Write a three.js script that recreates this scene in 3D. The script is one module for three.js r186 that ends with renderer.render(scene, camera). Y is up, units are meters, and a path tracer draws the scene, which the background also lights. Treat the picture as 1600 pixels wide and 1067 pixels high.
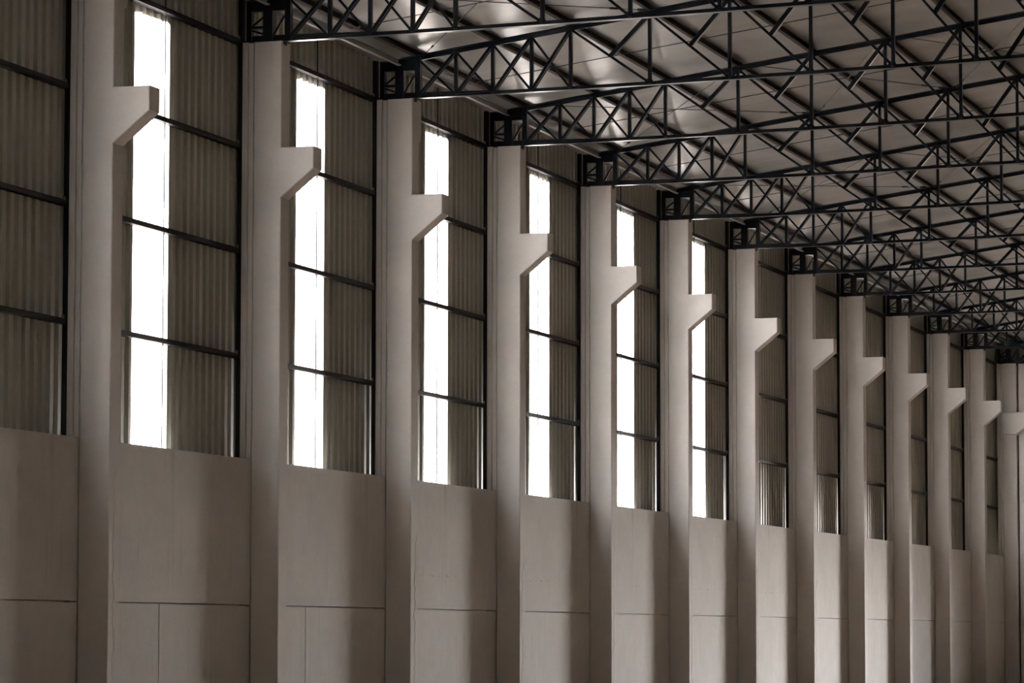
import * as THREE from 'three';
import { mergeGeometries } from 'three/addons/utils/BufferGeometryUtils.js';

// ------------------------------------------------------------------ camera, sky, sun, exposure
const scene = new THREE.Scene();
const EY = 1.56;                                            // eye height above the hall floor
const FOCAL = 5586.15, W = 1600, H = 1067;
const camera = new THREE.PerspectiveCamera(2 * Math.atan(H / 2 / FOCAL) * 180 / Math.PI, W / H, 0.5, 600);
camera.position.set(19.0266, EY, 43.09);
camera.rotation.order = 'YXZ';
camera.rotation.set(0.0819, 0.3042, 0.0015);
scene.add(camera);

const SKY = 31;                                             // even white overcast
scene.background = new THREE.Color(1.0 * SKY, 1.0 * SKY, 1.02 * SKY);

const sun = new THREE.DirectionalLight(new THREE.Color(1.0, 0.96, 0.91), 6.6);   // low sun behind thin haze, through the open far doorway
sun.position.set(22, 1.56 + 2.2, -66);
sun.target.position.set(0, 1.56, 0);
sun.castShadow = true;
sun.shadow.radius = 34;
sun.shadow.mapSize.set(2048, 2048);
Object.assign(sun.shadow.camera, { left: -60, right: 60, top: 25, bottom: -25, near: 1, far: 260 });
scene.add(sun, sun.target);

const renderer = new THREE.WebGLRenderer({ antialias: true });
renderer.toneMapping = THREE.LinearToneMapping;
renderer.toneMappingExposure = 1.22;
renderer.shadowMap.enabled = true;

// ------------------------------------------------------------------ measures (metres; x into the hall, y up, -z along the wall)
const ZK = [0.064, -6.068, -12.03, -18, -24, -29.993, -36, -42, -47.961, -53.985, -59.987, -66.006, -72.034];   // near faces of the columns
const CW = 0.349, D1 = 0.628, D2 = 0.437, DS = 0.446, CE = 0.518;
const TOP = EY + 8.80, HC = EY + 7.202, HB = EY + 6.877, HI = EY + 6.454, SILL = EY + 2.581;
const GIRTS = [4.115, 5.685, 7.25, 8.815].map(v => v + EY);
const CLAD = -0.80;
const ZN = 62, ZF = -72.6, XR = 38.0, XMID = 18.66;          // the hall behind the camera, its far end, its far side, its ridge
const bot = x => EY + (x > 0 ? 8.812 + 0.006 * x + 0.0014 * x * x : 8.812);
const top = x => EY + 9.49 + 0.14 * (x - 0.07);              // centre of the upper chord
const soffit = x => top(Math.min(x, 2 * XMID - x)) + 0.145;  // underside of the roof
const nodeX = n => 0.01 + 1.33 * n;
const ORD = ['first', 'second', 'third', 'fourth', 'fifth', 'sixth', 'seventh', 'eighth', 'ninth', 'tenth', 'eleventh', 'twelfth', 'thirteenth', 'fourteenth', 'fifteenth'];

// ------------------------------------------------------------------ seeded noise and textures
let seed = 7;
const rnd = () => { seed = (seed * 1664525 + 1013904223) >>> 0; return seed / 4294967296; };
function lattice(n, s) { const a = new Float32Array(n * n); seed = s; for (let i = 0; i < n * n; i++) a[i] = rnd(); return a; }
function tileNoise(N, fx, fy, s) {                            // smooth value noise that tiles, fx by fy cells over N x N pixels
  const L = lattice(256, s), o = new Float32Array(N * N), sm = t => t * t * (3 - 2 * t);
  for (let y = 0; y < N; y++) {
    const v = y / N * fy, j = Math.floor(v), b = sm(v - j), j0 = j % fy, j1 = (j + 1) % fy;
    for (let x = 0; x < N; x++) {
      const u = x / N * fx, i = Math.floor(u), a = sm(u - i), i0 = i % fx, i1 = (i + 1) % fx;
      const p = L[j0 * 256 + i0], q = L[j0 * 256 + i1], r = L[j1 * 256 + i0], t = L[j1 * 256 + i1];
      o[y * N + x] = (p + (q - p) * a) * (1 - b) + (r + (t - r) * a) * b;
    }
  }
  return o;
}
function sumNoise(N, layers) {
  const o = new Float32Array(N * N); let w = 0;
  for (const [fx, fy, amp, s] of layers) { const n = tileNoise(N, fx, fy, s); for (let i = 0; i < o.length; i++) o[i] += n[i] * amp; w += amp; }
  for (let i = 0; i < o.length; i++) o[i] /= w;
  return o;
}
function texture(N, f, srgb, repeat) {
  const d = new Uint8Array(N * N * 4);
  for (let i = 0; i < N * N; i++) { const [r, g, b] = f(i); d[4 * i] = r; d[4 * i + 1] = g; d[4 * i + 2] = b; d[4 * i + 3] = 255; }
  const t = new THREE.DataTexture(d, N, N);
  t.wrapS = t.wrapT = THREE.RepeatWrapping; t.magFilter = THREE.LinearFilter; t.minFilter = THREE.LinearMipmapLinearFilter; t.generateMipmaps = true;
  if (srgb) t.colorSpace = THREE.SRGBColorSpace;
  t.repeat.set(...repeat); t.needsUpdate = true;
  return t;
}
const cl = v => Math.max(0, Math.min(255, v));
// painted concrete: cloudy tone, fine grain, a few vertical drip marks
const cN = sumNoise(512, [[4, 4, 1, 11], [13, 11, 0.7, 12], [40, 37, 0.4, 13], [128, 128, 0.35, 14]]);
const cDrip = sumNoise(512, [[90, 3, 1, 15], [37, 2, 0.7, 16]]), cMask = sumNoise(512, [[5, 3, 1, 17], [11, 5, 0.4, 18]]);
const concreteMap = texture(512, i => {
  const v = (cN[i] - 0.5) * 26 - Math.max(0, cDrip[i] - 0.6) * Math.max(0, cMask[i] - 0.5) * 420;
  return [cl(222 + v), cl(218 + v), cl(213 + v * 1.05)];
}, true, [0.25, 0.25]);
const columnMap = texture(512, i => { const v = (cN[i] - 0.5) * 22; return [cl(224 + v), cl(219 + v), cl(214 + v)]; }, true, [0.25, 0.25]);
const cFine = sumNoise(512, [[9, 9, 1.2, 21], [60, 60, 0.5, 22], [170, 170, 0.35, 23]]);
const concreteBump = texture(512, i => { const v = cl(cFine[i] * 255); return [v, v, v]; }, false, [0.5, 0.5]);
// sheet metal: dull olive with faint runs
const mN = sumNoise(512, [[6, 3, 1, 31], [50, 4, 0.6, 32], [120, 90, 0.4, 33]]);
const metalMap = texture(512, i => { const v = (mN[i] - 0.5) * 34; return [cl(186 + v), cl(183 + v), cl(170 + v)]; }, true, [0.4, 0.2]);
// foil-faced roof lining: long ripples down the slope, creases
const fN = sumNoise(1024, [[1, 44, 1, 41], [1, 15, 0.9, 42], [2, 97, 0.3, 43], [40, 60, 0.06, 44]]);
const foilBump = texture(1024, i => { const v = cl(fN[i] * 255); return [v, v, v]; }, false, [1 / 6, 1 / 9]);
const fT = sumNoise(512, [[3, 21, 1, 45], [40, 9, 0.4, 46], [9, 9, 0.6, 47]]);
const foilMap = texture(512, i => { const v = (fT[i] - 0.5) * 30; return [cl(190 + v), cl(191 + v), cl(191 + v)]; }, true, [1 / 5, 1 / 7]);
const gN = sumNoise(512, [[5, 5, 1, 51], [31, 29, 0.6, 52], [110, 110, 0.4, 53]]);
const floorMap = texture(512, i => { const v = (gN[i] - 0.5) * 46; return [cl(140 + v), cl(117 + v), cl(97 + v)]; }, true, [0.12, 0.12]);

const M = {
  concrete: new THREE.MeshStandardMaterial({ name: 'painted concrete', map: concreteMap, bumpMap: concreteBump, bumpScale: 0.004, roughness: 0.72 }),
  column: new THREE.MeshStandardMaterial({ name: 'painted column concrete', map: columnMap, bumpMap: concreteBump, bumpScale: 0.003, roughness: 0.7 }),
  cladding: new THREE.MeshStandardMaterial({ name: 'profiled sheet', map: metalMap, roughness: 0.36, side: THREE.DoubleSide }),
  pane: new THREE.MeshPhysicalMaterial({ name: 'translucent sheet', color: new THREE.Color(0.93, 0.95, 0.96), roughness: 0.7, transmission: 0.82, thickness: 0, specularIntensity: 0.3, side: THREE.DoubleSide }),
  navy: new THREE.MeshPhysicalMaterial({ name: 'dark blue gloss paint', color: new THREE.Color(0.0035, 0.0062, 0.0115), roughness: 0.3, specularIntensity: 0.5 }),
  girt: new THREE.MeshPhysicalMaterial({ name: 'dark grey primer', color: new THREE.Color(0.014, 0.014, 0.015), roughness: 0.55, specularIntensity: 0.4 }),
  galv: new THREE.MeshStandardMaterial({ name: 'dull galvanised steel', color: new THREE.Color(0.20, 0.185, 0.175), roughness: 0.45 }),
  purlin: new THREE.MeshPhysicalMaterial({ name: 'brown primed steel', color: new THREE.Color(0.040, 0.030, 0.025), roughness: 0.7, specularIntensity: 0.35 }),
  zinc: new THREE.MeshStandardMaterial({ name: 'bright galvanised steel', color: new THREE.Color(0.48, 0.49, 0.50), roughness: 0.4 }),
  rod: new THREE.MeshStandardMaterial({ name: 'black steel rod', color: new THREE.Color(0.02, 0.018, 0.017), roughness: 0.5 }),
  rust: new THREE.MeshStandardMaterial({ name: 'brown primer', color: new THREE.Color(0.03, 0.02, 0.014), roughness: 0.7 }),
  foil: new THREE.MeshPhysicalMaterial({ name: 'foil faced lining', map: foilMap, bumpMap: foilBump, bumpScale: 0.005, roughness: 0.25, metalness: 0.25, specularIntensity: 1 }),
  floor: new THREE.MeshStandardMaterial({ name: 'concrete floor', map: floorMap, roughness: 0.55 }),
  ground: new THREE.MeshStandardMaterial({ name: 'yard', map: floorMap, roughness: 0.9 }),
  plain: new THREE.MeshStandardMaterial({ name: 'sheeted wall', map: metalMap, roughness: 0.6 }),
};

// ------------------------------------------------------------------ helpers
const used = {};
function numbered(name) { const n = used[name] = (used[name] ?? -1) + 1; return n ? `${name}_${String(n).padStart(3, '0')}` : name; }
function boxUV(g) {                                           // uv in metres, by the way each face points
  g = g.index ? g.toNonIndexed() : g;
  const p = g.attributes.position, uv = new Float32Array(p.count * 2), a = new THREE.Vector3(), b = new THREE.Vector3(), c = new THREE.Vector3();
  for (let i = 0; i < p.count; i += 3) {
    a.fromBufferAttribute(p, i); b.fromBufferAttribute(p, i + 1); c.fromBufferAttribute(p, i + 2);
    const n = b.clone().sub(a).cross(c.clone().sub(a)), x = Math.abs(n.x), y = Math.abs(n.y), z = Math.abs(n.z);
    [a, b, c].forEach((v, k) => {
      const q = y >= x && y >= z ? [v.x, v.z] : x >= z ? [v.z, v.y] : [v.x, v.y];
      uv[2 * (i + k)] = q[0]; uv[2 * (i + k) + 1] = q[1];
    });
  }
  g.setAttribute('uv', new THREE.BufferAttribute(uv, 2));
  return g;
}
function mesh(name, geos, material, parent) {
  geos = [].concat(geos).map(g => { g = boxUV(g); for (const k of Object.keys(g.attributes)) if (!['position', 'normal', 'uv'].includes(k)) g.deleteAttribute(k); return g; });
  const m = new THREE.Mesh(geos.length > 1 ? mergeGeometries(geos) : geos[0], material);
  m.castShadow = m.receiveShadow = true;
  m.name = parent ? partName(parent, name) : numbered(name);
  (parent ?? scene).add(m);
  return m;
}
function partName(parent, name) {
  const c = parent.userData_ ??= {}; const n = c[name] = (c[name] ?? -1) + 1;
  return n ? `${name}_${String(n).padStart(3, '0')}` : name;
}
function same(m, name, parent) { const c = new THREE.Mesh(m.geometry, m.material); c.castShadow = c.receiveShadow = true; c.name = partName(parent, name); parent.add(c); return c; }
function thing(name, label, category, group, [x, y, z] = [0, 0, 0]) {
  const o = new THREE.Group(); o.name = numbered(name); o.position.set(x, y, z); scene.add(o);
  return tag(o, label, category, group);
}
function tag(o, label, category, group) { o.userData = { kind: 'thing', label, category }; if (group) o.userData.group = group; return o; }
function struct(name, label) { const o = new THREE.Group(); o.name = name; o.userData = { kind: 'structure', label }; scene.add(o); return o; }
const box = (x0, x1, y0, y1, z0, z1) => new THREE.BoxGeometry(x1 - x0, y1 - y0, z1 - z0).translate((x0 + x1) / 2, (y0 + y1) / 2, (z0 + z1) / 2);
function prism(points, z0, z1, bevel = 0) {                   // outline in x,y, pushed along z from z0 down to z1
  const s = new THREE.Shape(points.map(p => new THREE.Vector2(...p)));
  const depth = Math.abs(z1 - z0) - 2 * bevel;
  const g = new THREE.ExtrudeGeometry(s, { depth, bevelEnabled: bevel > 0, bevelThickness: bevel, bevelSize: bevel, bevelOffset: -bevel, bevelSegments: 1, steps: 1 });
  return g.translate(0, 0, Math.min(z0, z1) + bevel);
}
function run(profile, z0, z1) { return prism(profile, z0, z1); }
// a bar from p to q with a section given as outline points (u across in the plane of the truss, v along z)
function bar(p, q, section) {
  const a = new THREE.Vector3(...p), b = new THREE.Vector3(...q), d = b.clone().sub(a), len = d.length(); d.normalize();
  const zAxis = Math.abs(d.z) > 0.9 ? new THREE.Vector3(1, 0, 0) : new THREE.Vector3(0, 0, 1), u = zAxis.clone().cross(d).normalize(), v = d.clone().cross(u);
  const g = new THREE.ExtrudeGeometry(new THREE.Shape(section.map(s => new THREE.Vector2(...s))), { depth: len, bevelEnabled: false, steps: 1 });
  return g.applyMatrix4(new THREE.Matrix4().makeBasis(u, v, d).setPosition(a));
}
const rect = (w, t, c = 0.006) => { const x = w / 2, y = t / 2; return [[-x + c, -y], [x - c, -y], [x, -y + c], [x, y - c], [x - c, y], [-x + c, y], [-x, y - c], [-x, -y + c]]; };
const tee = (leg, flange, t = 0.012) => [[0, -flange / 2], [t, -flange / 2], [t, -t], [leg, -t], [leg, t], [t, t], [t, flange / 2], [0, flange / 2]];
const rodGeo = (p, q, r, n = 6) => {
  const a = new THREE.Vector3(...p), b = new THREE.Vector3(...q), d = b.clone().sub(a);
  return new THREE.CylinderGeometry(r, r, d.length(), n).applyQuaternion(new THREE.Quaternion().setFromUnitVectors(new THREE.Vector3(0, 1, 0), d.clone().normalize())).translate((a.x + b.x) / 2, (a.y + b.y) / 2, (a.z + b.z) / 2);
};
function splitX(g, x0) {                                       // [part with x <= x0, part with x >= x0] of a geometry, cut along a plane
  g = g.index ? g.toNonIndexed() : g;
  const P = g.attributes.position, N = g.attributes.normal, out = [[[], []], [[], []]];
  for (let i = 0; i < P.count; i += 3) {
    const v = [0, 1, 2].map(k => [P.getX(i + k), P.getY(i + k), P.getZ(i + k), N.getX(i + k), N.getY(i + k), N.getZ(i + k)]);
    for (const side of [0, 1]) {
      const inside = q => side ? q[0] >= x0 : q[0] <= x0, poly = [];
      for (let k = 0; k < 3; k++) {
        const a = v[k], b = v[(k + 1) % 3];
        if (inside(a)) poly.push(a);
        if (inside(a) !== inside(b)) { const t = (x0 - a[0]) / (b[0] - a[0]); poly.push(a.map((c, j) => c + (b[j] - c) * t)); }
      }
      for (let k = 1; k + 1 < poly.length; k++) for (const q of [poly[0], poly[k], poly[k + 1]]) { out[side][0].push(q[0], q[1], q[2]); out[side][1].push(q[3], q[4], q[5]); }
    }
  }
  return out.map(([p, n]) => { const o = new THREE.BufferGeometry(); o.setAttribute('position', new THREE.Float32BufferAttribute(p, 3)); o.setAttribute('normal', new THREE.Float32BufferAttribute(n, 3)); return o; });
}
// a thin plate lying across x, outlined by (distance along -z, height)
const plate = (pts, x0, x1) => new THREE.ExtrudeGeometry(new THREE.Shape(pts.map(p => new THREE.Vector2(...p))), { depth: x1 - x0, bevelEnabled: false })
  .applyMatrix4(new THREE.Matrix4().makeBasis(new THREE.Vector3(0, 0, -1), new THREE.Vector3(0, 1, 0), new THREE.Vector3(1, 0, 0)).setPosition(x0, 0, 0));
function ragged(a0, b0, a1, b1, n, amp, sd) { seed = sd; const o = []; for (let i = 0; i < n; i++) { const t = i / n; o.push([a0 + (a1 - a0) * t + (a0 === a1 ? (rnd() - 0.5) * amp : 0), b0 + (b1 - b0) * t + (b0 === b1 ? (rnd() - 0.5) * amp : 0)]); } return o; }
// profiled sheeting: ribs along y standing towards the hall; the lower or upper end may follow the ribs
function sheeting(za, zb, y0, y1, x, phase = 0) {              // from za down to zb
  const P = 0.252, prof = [[0, 0], [0.122, 0], [0.140, 0.05], [0.234, 0.05], [0.252, 0]], pts = [];
  const start = Math.floor((za - phase) / P) + 1;
  for (let c = start; (c - 1) * P + phase > zb - P; c--) for (const [dz, dx] of prof.slice(0, 4)) pts.push([c * P + phase - dz, dx]);
  const at = z => { for (let i = 0; i + 1 < pts.length; i++) if (pts[i][0] >= z && pts[i + 1][0] <= z) { const t = (pts[i][0] - z) / (pts[i][0] - pts[i + 1][0] || 1); return pts[i][1] + (pts[i + 1][1] - pts[i][1]) * t; } return 0; };
  const line = [[za, at(za)], ...pts.filter(p => p[0] < za - 1e-4 && p[0] > zb + 1e-4), [zb, at(zb)]];
  const pos = [], yb = typeof y0 === 'function' ? y0 : () => y0, yt = typeof y1 === 'function' ? y1 : () => y1;
  for (let i = 0; i + 1 < line.length; i++) {
    const [a, p] = line[i], [b, q] = line[i + 1];
    const A = [x + p, yb(a), a], B = [x + q, yb(b), b], C = [x + q, yt(b), b], D = [x + p, yt(a), a];
    pos.push(...A, ...B, ...C, ...A, ...C, ...D);
  }
  const g = new THREE.BufferGeometry(); g.setAttribute('position', new THREE.Float32BufferAttribute(pos, 3));
  const fl = g; fl.computeVertexNormals();
  return fl;
}

// ------------------------------------------------------------------ the setting
const floor = struct('floor', 'bare concrete floor of the hall');
mesh('slab', box(-0.95, XR + 0.4, -0.3, 0, ZF - 0.2, ZN + 0.3), M.floor, floor);
const yard = mesh('ground', box(-150, 190, -0.6, -0.32, -260, 160), M.ground);
yard.userData = { kind: 'structure', label: 'bare yard outside the hall' };

const ceiling = struct('ceiling', 'pale foil-faced roof lining of the hall');
{
  const s = 0.14, slab = (xa, xb, za, zb) => prism([[xa, soffit(xa)], [xb, soffit(xb)], [xb, soffit(xb) + 0.08], [xa, soffit(xa) + 0.08]], za, zb);
  mesh('roof_slope', slab(-1.1, XMID, ZN + 0.4, ZF - 0.3), M.foil, ceiling);
  mesh('roof_slope', slab(XMID, XR + 0.5, ZN + 0.4, ZF - 0.3), M.foil, ceiling);
}

// left wall: per bay two rows of precast panels and profiled sheeting above
const wall = struct('wall_left', 'white precast panels below, olive profiled sheeting above');
const STRIP = { '-1': 3.6, 0: 3.69, 1: 3.88, 2: 4.14, 3: 4.31, 4: 4.39, 5: 4.36, 6: 3.5, 7: 3.5, 8: 3.5, 9: 3.5, 10: 3.5, 11: 3.5 };   // far edge of the translucent strip, from the near column
const zOf = k => k < 0 ? ZK[0] + 6 * -k : k > 12 ? ZK[12] - 6 : ZK[k];
const JOINT = EY + 0.43, SW = 1.26;
const between = b => b < 0 ? 'before the first column' : `between the ${ORD[b]} and ${ORD[b + 1]} columns`;
let windowNo = 0;
for (let b = -1; b < 12; b++) {
  const za = zOf(b) - CW + 0.03, zb = zOf(b + 1) - 0.03;
  // panels: the upper one stands a little proud of the lower
  const up = (a, c, y0, y1, x) => prism([[-0.61, y0], [x, y0], [x, y1], [-0.61, y1]], a, c, 0.007);
  mesh('wall_panel', up(za, zb, JOINT + 0.008, SILL, -DS), M.concrete, wall);
  mesh('backing', box(-0.79, -0.62, 0, SILL - 0.03, zb, za), M.concrete, wall);
  const cut = b === 0 ? zOf(b) - 2.77 : b === 1 ? zOf(b) - 2.35 : null;
  if (cut) { mesh('wall_panel', up(za, cut, 0, JOINT - 0.008, -DS - 0.008), M.concrete, wall); mesh('wall_panel', up(cut, zb, 0, JOINT - 0.008, -DS - 0.008), M.concrete, wall);
    mesh('joint_bead', prism([[0, 0], [0.006, 0], [0, 0.045]].map(([u, v]) => [u, v]), 0, 1).applyMatrix4(new THREE.Matrix4().set(1, 0, 0, -DS - 0.009, 0, 0, 1, 0, 0, -1, 0, cut, 0, 0, 0, 1)).scale(1, JOINT - 0.012, 1), M.concrete, wall); }
  else mesh('wall_panel', up(za, zb, 0, JOINT - 0.008, -DS - 0.006), M.concrete, wall);
  if (b >= 2 && b <= 6) {                                     // an old coat of filler on the upper panel, with a ragged lower edge
    const y = JOINT + 0.57, a0 = -za + 0.02, a1 = -za + [3.4, 3.0, 3.9, 4.6, 4.2][b - 2];
    mesh('filler_coat', plate([...ragged(a0, y, a1, y, 30, 0.035, 90 + b), [a1, y], ...ragged(a1, y, a1, SILL - 0.04, 12, 0.02, 190 + b), [a1, SILL - 0.03], [a0, SILL - 0.03]], -DS - 0.002, -DS + 0.007), M.concrete, wall);
  }
  // sheeting
  const ca = zOf(b) - CW / 2, cb = b === 11 ? ZF - 0.02 : zOf(b + 1) - CW / 2 - 0.4, y0 = SILL - 0.5, lap = EY + 8.68, ytop = EY + 9.7;
  const jag = z => lap + 0.02 * Math.sin(z * 23);
  const ph = b in STRIP ? zOf(b) - STRIP[b] : 0;
  if (b in STRIP) {
    const sr = zOf(b) - STRIP[b], sl = sr + SW;
    mesh('cladding_sheet', sheeting(ca, sl - 0.015, y0, lap + 0.25, CLAD, ph), M.cladding, wall);
    mesh('cladding_sheet', sheeting(sr + 0.015, cb, y0, lap + 0.25, CLAD, ph), M.cladding, wall);
    const w = struct(`window_${++windowNo}`, `white glowing translucent strip in the sheeting ${between(b)}`);
    mesh('pane', sheeting(sl, sr, y0, lap + 0.31, CLAD - 0.006, ph), M.pane, w);
  } else mesh('cladding_sheet', sheeting(ca, cb, y0, lap + 0.25, CLAD), M.cladding, wall);
  mesh('upper_sheet', sheeting(ca, cb, jag, ytop, CLAD - 0.012, ph), M.cladding, wall);
}
// the same wall goes on behind the camera, plainer, and the other sides of the hall with their strips
function stripWall(name, label, x0, x1, z0, z1, strips, y0, y1, height) {
  const s = new THREE.Shape([[z0, 0], [z1, 0], [z1, height], [z0, height]].map(p => new THREE.Vector2(...p)));
  for (const [a, c] of strips) s.holes.push(new THREE.Path([[a, y0], [a, y1], [c, y1], [c, y0]].map(p => new THREE.Vector2(...p))));
  const g = new THREE.ExtrudeGeometry(s, { depth: x1 - x0, bevelEnabled: false }).applyMatrix4(new THREE.Matrix4().set(0, 0, 1, x0, 0, 1, 0, 0, 1, 0, 0, 0, 0, 0, 0, 1));
  const fi = g.index ? g.toNonIndexed() : g, p = fi.attributes.position;
  for (let i = 0; i < p.count; i += 3) for (const k of [0, 1, 2]) { const t = p.array[3 * (i + 1) + k]; p.array[3 * (i + 1) + k] = p.array[3 * (i + 2) + k]; p.array[3 * (i + 2) + k] = t; }   // the matrix mirrors
  fi.computeVertexNormals();
  const o = struct(name, label); mesh('sheeting', fi, M.plain, o);
  mesh('plinth', box(x0 - 0.02, x1 + 0.02, 0, SILL, z0, z1), M.concrete, o);
  for (const [a, c] of strips) mesh('pane', box((x0 + x1) / 2 - 0.004, (x0 + x1) / 2 + 0.004, y0, y1, a, c), M.pane, o);
  return o;
}
const leftNear = [], right = [];
for (let b = 2; b <= 4; b++) leftNear.push([zOf(0) + 6 * b - 3.6, zOf(0) + 6 * b - 2.35]);
for (let b = 5; b <= 5; b++) right.push([6 * b + 2.3, 6 * b + 3.55]);
stripWall('wall_left_near', 'sheeted wall behind the camera', -0.85, -0.70, zOf(-1) - 0.2, ZN, leftNear, SILL, EY + 8.68, EY + 9.7);
stripWall('wall_right', 'sheeted wall opposite', XR, XR + 0.2, ZF, ZN, right, SILL, EY + 8.68, EY + 9.6);
{
  const back = struct('wall_back', 'sheeted gable wall behind the camera');
  mesh('sheeting', prism([[-1, 0], [XR + 0.3, 0], [XR + 0.3, soffit(XR + 0.3) + 0.02], [XMID, soffit(XMID) + 0.02], [-1, soffit(-1) + 0.02]], ZN + 0.2, ZN), M.plain, back);
  const front = struct('wall_far', 'far gable wall with a wide open doorway');
  const D0 = 7.5, DX = 18.5, DH = 5, sh = new THREE.Shape([[-1, 0], [D0, 0], [D0, DH], [DX, DH], [DX, 0], [XR + 0.3, 0], [XR + 0.3, soffit(XR + 0.3) + 0.02], [XMID, soffit(XMID) + 0.02], [-1, soffit(-1) + 0.02]].map(p => new THREE.Vector2(...p)));
  mesh('sheeting', new THREE.ExtrudeGeometry(sh, { depth: 0.15, bevelEnabled: false }).translate(0, 0, ZF - 0.15), M.cladding, front);
  mesh('porch_wall', prism([[DX, ZF - 0.15], [DX + 0.25, ZF - 0.15], [DX + 5.75, ZF - 16], [DX + 5.5, ZF - 16]].map(p => [p[0], p[1]]), 0, 5.2).applyMatrix4(new THREE.Matrix4().set(1, 0, 0, 0, 0, 0, 1, 0, 0, 1, 0, 0, 0, 0, 0, 1)), M.plain, front);
  mesh('porch_wall', prism([[D0 - 0.25, ZF - 0.15], [D0, ZF - 0.15], [D0 + 5.5, ZF - 16], [D0 + 5.25, ZF - 16]], 0, 5.2).applyMatrix4(new THREE.Matrix4().set(1, 0, 0, 0, 0, 0, 1, 0, 0, 1, 0, 0, 0, 0, 0, 1)), M.plain, front);
  mesh('porch_roof', prism([[D0 - 0.25, ZF - 0.15], [DX + 0.25, ZF - 0.15], [DX + 5.75, ZF - 16], [D0 + 5.25, ZF - 16]], 5.2, 5.35).applyMatrix4(new THREE.Matrix4().set(1, 0, 0, 0, 0, 0, 1, 0, 0, 1, 0, 0, 0, 0, 0, 1)), M.plain, front);
  mesh('corner_seal', box(-0.02, 0.06, 0, TOP, -72.45, -72.33), M.girt, front);
  mesh('corner_panel', prism([[0.055, 0], [0.62, 0], [0.62, TOP], [0.055, TOP]], -72.12, ZF, 0.012), M.concrete, front);
  mesh('wall_panel', prism([[0.66, 0], [1.58, 0], [1.58, SILL], [0.66, SILL]], -72.3, ZF, 0.008), M.concrete, front);
}

// ------------------------------------------------------------------ columns
const outline = [[-D2, 0], [0, 0], [0, HI], [CE, HB], [CE, HC], [0, HC], [0, TOP], [-D2, TOP]];
const [shaftGeo, corbelGeo] = splitX(prism(outline, 0, -CW, 0.012), 0.0015);
const rearGeo = mergeGeometries([
  boxUV(prism([[-0.524, 0], [-D2 - 0.012, 0], [-D2 - 0.012, TOP - 0.012], [-0.524, TOP - 0.012]], -0.012, -CW + 0.012, 0.01)),
  boxUV(prism([[-D1, 0], [-0.536, 0], [-0.536, TOP], [-D1, TOP]], -0.006, -CW + 0.006, 0.01)),
  boxUV(prism([[-D1 + 0.02, 0], [-D2 + 0.02, 0], [-D2 + 0.02, TOP - 0.02], [-D1 + 0.02, TOP - 0.02]], -0.04, -CW + 0.04)),
].map(g => g));
function makeColumn(label) {
  const t = thing('concrete_column', label, 'column', 'row of white columns with crane brackets');
  mesh('shaft', shaftGeo.clone(), M.column, t);
  mesh('corbel', corbelGeo.clone(), M.column, t);
  mesh('rear_flange', rearGeo.clone(), M.column, t);
  mesh('bearing_plate', [box(-0.60, 0.02, TOP, TOP + 0.012, -0.30, -0.05), box(0.004, 0.02, TOP - 0.05, TOP + 0.012, -0.17, -0.06)], M.rust, t);
  return t;
}
const col0 = makeColumn('white concrete column with crane bracket, first of the row from the near end');
const plainColumn = col0.clone();
ZK.forEach((z, k) => {
  let t = col0;
  if (k) { t = plainColumn.clone(); t.name = numbered('concrete_column'); t.userData = { ...col0.userData }; scene.add(t); }
  t.position.set(0, 0, z);
  if (k) t.userData.label = k === 12 ? 'white concrete corner column with a thick crane bracket, last of the row' : `white concrete column with crane bracket, ${ORD[k]} of the row from the near end`;
  if ([0, 2, 3, 4, 5, 6, 7].includes(k)) {                    // rough mortar left on the lower part of the face towards the hall
    const m = mesh('mortar_smear', plate([...ragged(0.15 + 0.02 * (k % 3), 0.02, 0.15 + 0.02 * (k % 3), 3.7 - 0.3 * (k % 4), 46, 0.10, 300 + k), [0.335, 3.8 - 0.3 * (k % 4)], ...ragged(0.338, 3.8 - 0.3 * (k % 4), 0.338, 0.02, 30, 0.02, 400 + k)], -0.002, 0.0035), M.concrete); scene.remove(m); t.add(m); m.name = 'mortar_smear';
  }
  if (k === 0 || k === 2) {                                   // a loose strip hanging from the top of the face
    const l = k ? 0.70 : 0.5, m = mesh('loose_strip', plate([[0.34, TOP - 0.004], [0.34, TOP - l - 0.03], [0.37, TOP - l], [0.40, TOP - l + 0.05], [0.43, TOP - l + 0.02], [0.47, TOP - l + 0.09], [0.485, TOP - l + 0.2], [0.48, TOP - 0.004]], -0.03, -0.015), M.column); t.add(m); m.name = 'loose_strip';
  }
  if (k === 12) { const m = mesh('bracket_block', prism([[-D2 + 0.012, HI + 0.03], [0, HI + 0.03], [CE, HB], [CE, HC], [-D2 + 0.012, HC]], 0.16, 0.0, 0.012), M.column); t.add(m); m.name = 'bracket_block'; }
});

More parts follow.
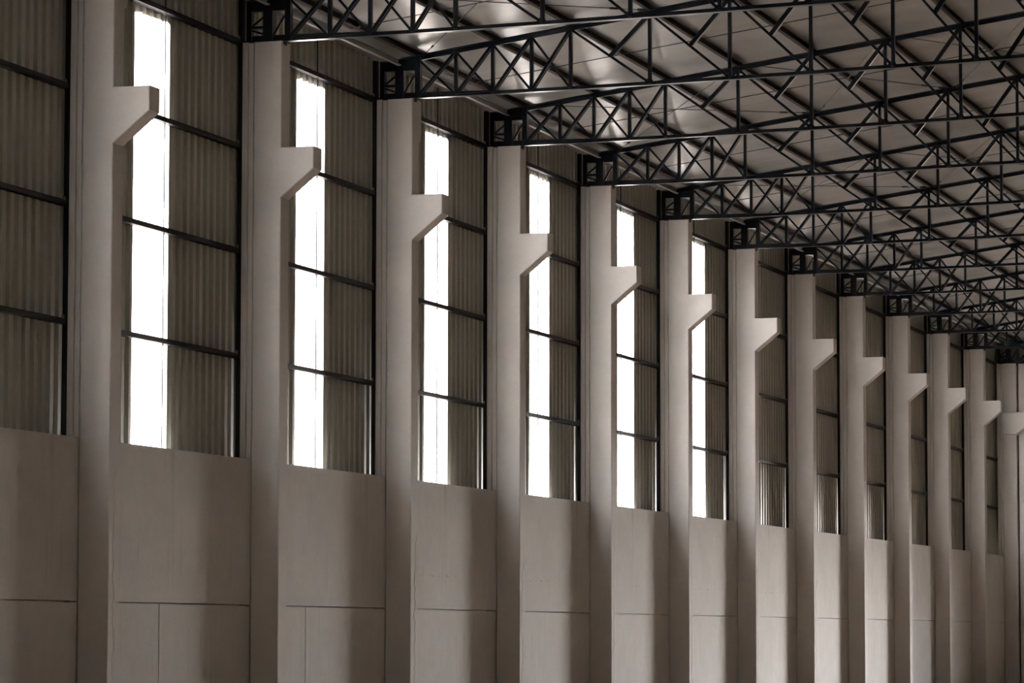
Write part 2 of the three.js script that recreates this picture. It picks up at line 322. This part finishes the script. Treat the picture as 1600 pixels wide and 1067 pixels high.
// ------------------------------------------------------------------ girts and the rods that tie them
const cee = [[0, 0], [0.115, 0], [0.115, 0.018], [0.109, 0.018], [0.109, 0.006], [0.006, 0.006], [0.006, 0.066], [0.109, 0.066], [0.109, 0.054], [0.115, 0.054], [0.115, 0.072], [0, 0.072]];
for (let b = -1; b < 12; b++) {
  const ca = zOf(b) - CW / 2 - 0.004, cb = zOf(b + 1) - CW / 2 + 0.004;
  GIRTS.forEach((y, i) => {
    const t = thing('cladding_rail', `dark steel rail, ${['lowest', 'second', 'third', 'topmost'][i]} of four, ${between(b)}`, 'rail', 'cladding rails of the left wall');
    mesh('rail', prism(cee.map(([x, v]) => [CLAD + 0.036 + 0.115 - x, y - 0.036 + v]), ca, cb), M.girt, t);
    const c = zOf(b + 1) + 0.06;
    mesh('cleat', [box(CLAD + 0.045, CLAD + 0.16, y + 0.03, y + 0.036, c, c + 0.07), box(CLAD + 0.152, CLAD + 0.16, y + 0.036, y + 0.075, c, c + 0.07)], M.galv, t);
  });
  const zm = zOf(b) - (b < 4 ? 3.38 : 3.18), t = thing('wall_tie_rod', `thin upright rod tying the cladding rails ${between(b)}`, 'rod', 'upright tie rods of the left wall');
  mesh('rod', rodGeo([CLAD + 0.1, SILL - 0.1, zm], [CLAD + 0.1, EY + 9.5, zm], 0.011), M.rod, t);
  mesh('nut', GIRTS.flatMap(y => [rodGeo([CLAD + 0.1, y + 0.037, zm], [CLAD + 0.1, y + 0.06, zm], 0.017), rodGeo([CLAD + 0.1, y - 0.06, zm], [CLAD + 0.1, y - 0.037, zm], 0.017)]), M.galv, t);
  if (b < 11) {
    const zp = zOf(b + 1), p = thing('wall_post', `dark upright steel post at the back of the ${ORD[b + 1]} column`, 'post', 'dark posts behind the columns');
    mesh('post', prism([[CLAD + 0.155, SILL - 0.02], [CLAD + 0.168, SILL - 0.02], [CLAD + 0.168, EY + 9.45], [CLAD + 0.155, EY + 9.45]], zp, zp - 0.12), M.girt, p);
    mesh('lip', box(CLAD + 0.105, CLAD + 0.155, SILL - 0.02, EY + 9.45, zp - 0.012, zp), M.girt, p);
  }
}

// ------------------------------------------------------------------ trusses
const XS = [0.045, 0.70, 1.335, 2.00, 2.665]; for (let n = 3; n <= 14; n++) XS.push(nodeX(n));
function makeTruss(label) {
  const t = thing('roof_truss', label, 'truss', 'dark blue roof trusses');
  const chord = (f, section, xs) => xs.slice(1).map((x, i) => bar([xs[i], f(xs[i]), 0], [x, f(x), 0], section));
  const xs = [-0.62, ...XS];
  mesh('bottom_chord', chord(bot, tee(0.062, 0.125).map(([u, v]) => [u, v]), xs), M.navy, t);
  mesh('top_chord', chord(x => top(x) + 0.045, tee(0.088, 0.125).map(([u, v]) => [-u, v]), [-0.62, ...XS.slice(0)]), M.navy, t);
  mesh('heel_plate', prism([[-0.62, bot(0) + 0.002], [1.33, bot(1.33) + 0.05], [1.33, bot(1.33) + 0.07], [0.1, bot(0) + 0.1], [-0.62, bot(0) + 0.1]], 0.035, 0.02), M.navy, t);
  mesh('end_post', prism([[0, bot(0)], [0.09, bot(0)], [0.09, top(0.09)], [0, top(0)]], 0.06, -0.06, 0.004), M.navy, t);
  XS.slice(1).forEach(x => mesh('vertical', bar([x, bot(x) + 0.03, 0], [x, top(x) - 0.02, 0], rect(0.056, 0.08)), M.navy, t));
  for (let i = 0; i < 4; i++) {                                // crossed panels near the column
    const a = XS[i], c = XS[i + 1];
    mesh('diagonal', [0.036, -0.036].map(z => bar([a + 0.02, bot(a) + 0.05, z], [c - 0.02, top(c) - 0.04, z], rect(0.052, 0.03))), M.navy, t);
    mesh('counter_diagonal', bar([a + 0.02, top(a) - 0.04, 0.012], [c - 0.02, bot(c) + 0.05, 0.012], rect(0.038, 0.03)), M.navy, t);
  }
  for (let i = 4; i + 1 < XS.length; i++) {                    // single diagonals with a strut to their middle
    const a = XS[i], c = XS[i + 1], m = [(a + c) / 2, (top(a) + bot(c)) / 2];
    mesh('diagonal', bar([a + 0.02, top(a) - 0.03, 0.0], [c - 0.02, bot(c) + 0.05, 0.0], rect(0.042, 0.05)), M.navy, t);
    mesh('strut', bar([m[0], m[1], 0], [c - 0.02, top(c) - 0.04, 0], rect(0.072, 0.08)), M.navy, t);
    mesh('gusset', prism([[c - 0.09, top(c) - 0.015], [c + 0.09, top(c)], [c + 0.05, top(c) - 0.09], [c - 0.05, top(c) - 0.11]], 0.012, -0.012), M.navy, t); mesh('gusset', prism([[c - 0.10, bot(c) + 0.045], [c + 0.06, bot(c) + 0.05], [c + 0.03, bot(c) + 0.10], [c - 0.05, bot(c) + 0.11]], 0.012, -0.012), M.navy, t);
  }
  // the head over the column
  const h0 = EY + 8.82, h1 = EY + 9.28;
  mesh('heel_post', box(-0.61, -0.53, h0, EY + 9.43, -0.06, 0.06), M.navy, t);
  mesh('heel_post', box(-0.345, -0.195, h0, h1, -0.06, 0.06), M.navy, t);
  mesh('heel_rail', box(-0.60, 0.02, h1, EY + 9.43, -0.055, 0.055), M.navy, t);
  mesh('heel_rail', box(-0.55, -0.33, EY + 9.02, EY + 9.055, -0.05, 0.05), M.navy, t);
  mesh('heel_brace', bar([-0.54, EY + 9.0, 0.03], [-0.33, EY + 8.93, 0.03], rect(0.03, 0.03)), M.navy, t);
  mesh('heel_brace', bar([-0.19, EY + 8.9, 0.03], [-0.01, EY + 9.2, 0.03], rect(0.03, 0.03)), M.navy, t);
  mesh('heel_brace', bar([-0.54, EY + 9.07, -0.02], [-0.34, EY + 9.22, -0.02], rect(0.03, 0.03)), M.navy, t);
  return t;
}
const truss0 = makeTruss('dark blue lattice roof truss resting on the first column from the near end');
ZK.forEach((z, k) => {
  let t = truss0;
  if (k) { t = truss0.clone(); t.name = numbered('roof_truss'); t.userData = { ...truss0.userData, label: `dark blue lattice roof truss resting on the ${k === 12 ? 'last' : ORD[k]} column${k === 12 ? ' at the far gable' : ' from the near end'}` }; scene.add(t); }
  t.position.set(0, 0, z - 0.17);
});

// ------------------------------------------------------------------ purlins, eave beam, tie rods, braces
const PZ0 = 12, PZ1 = ZF + 0.05;
for (let n = 0; n <= 8; n++) {
  const x = n ? nodeX(n) - 0.03 : -0.03, y = soffit(x) - 0.1;
  const t = thing('purlin', n ? `grey-brown steel purlin under the roof lining, ${ORD[n]} up from the eave` : 'grey-brown steel purlin at the eave, first of the row', 'purlin', 'purlins running along the hall');
  const p = [[-0.032, 0], [0.032, 0], [0.032, 0.022], [0.026, 0.022], [0.026, 0.006], [-0.026, 0.006], [-0.026, 0.094], [0.032, 0.094], [0.032, 0.1], [-0.032, 0.1]];
  const c = Math.atan(0.14);
  mesh('purlin_section', prism(p.map(([u, v]) => [x + u * Math.cos(c) - (v - 0.1) * Math.sin(c), y + v * Math.cos(c) + u * Math.sin(c)]), PZ0, PZ1), M.purlin, t);
}
{
  const t = thing('eave_beam', 'light grey galvanised eave beam running above the column heads', 'beam');
  const y = EY + 9.365;
  mesh('beam', prism([[-0.30, y], [-0.24, y], [-0.24, y + 0.02], [-0.246, y + 0.02], [-0.246, y + 0.006], [-0.294, y + 0.006], [-0.294, y + 0.114], [-0.24, y + 0.114], [-0.24, y + 0.12], [-0.30, y + 0.12]], PZ0, PZ1), M.zinc, t);
}
for (let b = -1; b < 12; b++) {                                 // a rod through the purlins in the middle of each bay
  const z = zOf(b) - 3.28, t = thing('purlin_tie_rod', `thin rod tying the purlins midway ${between(b)}`, 'rod', 'rods tying the purlins');
  mesh('rod', rodGeo([-0.1, top(-0.1) + 0.06, z], [10.8, top(10.8) + 0.06, z], 0.0085), M.rod, t);
  const nuts = []; for (let n = 0; n <= 8; n++) { const x = nodeX(n) - 0.03; nuts.push(rodGeo([x + 0.034, top(x + 0.034) + 0.06, z], [x + 0.06, top(x + 0.06) + 0.06, z], 0.018)); }
  mesh('nut', nuts, M.rod, t);
}
for (const b of [1, 3, 5]) for (const [i, [xa, xb]] of [[0.13, 3.95], [4.12, 6.6], [6.82, 9.25]].slice(0, { 1: 1, 3: 3, 5: 2 }[b]).entries()) for (const way of [0, 1]) {
  const z0 = zOf(b) - 0.17, z1 = zOf(b + 1) - 0.17, P = x => [x, top(x) + 0.055 - 0.02 * way, 0];
  const a = P(xa), c = P(xb); a[2] = way ? z1 : z0; c[2] = way ? z0 : z1;
  const L = (s) => a.map((v, k) => v + (c[k] - v) * s);
  const t = thing('brace_rod', `thin roof brace rod, ${['lowest', 'middle', 'upper'][i]} cross, ${between(b)}, climbing ${way ? 'nearwards' : 'farwards'}`, 'rod', 'crossed brace rods under the roof');
  mesh('rod', rodGeo(a, c, 0.0075), M.rod, t);
  const l = Math.hypot(c[0] - a[0], c[1] - a[1], c[2] - a[2]), end = way ? [0.0, 0.13 / l, 0.56 / l, 0.66 / l] : [1 - 0.0, 1 - 0.2 / l, 1 - 0.62 / l, 1 - 0.80 / l];
  mesh('clevis', rodGeo(L(end[0]), L(end[1]), 0.022), M.rod, t); mesh('turnbuckle', rodGeo(L(end[2]), L(end[3]), 0.02), M.rod, t);
}

renderer.render(scene, camera);
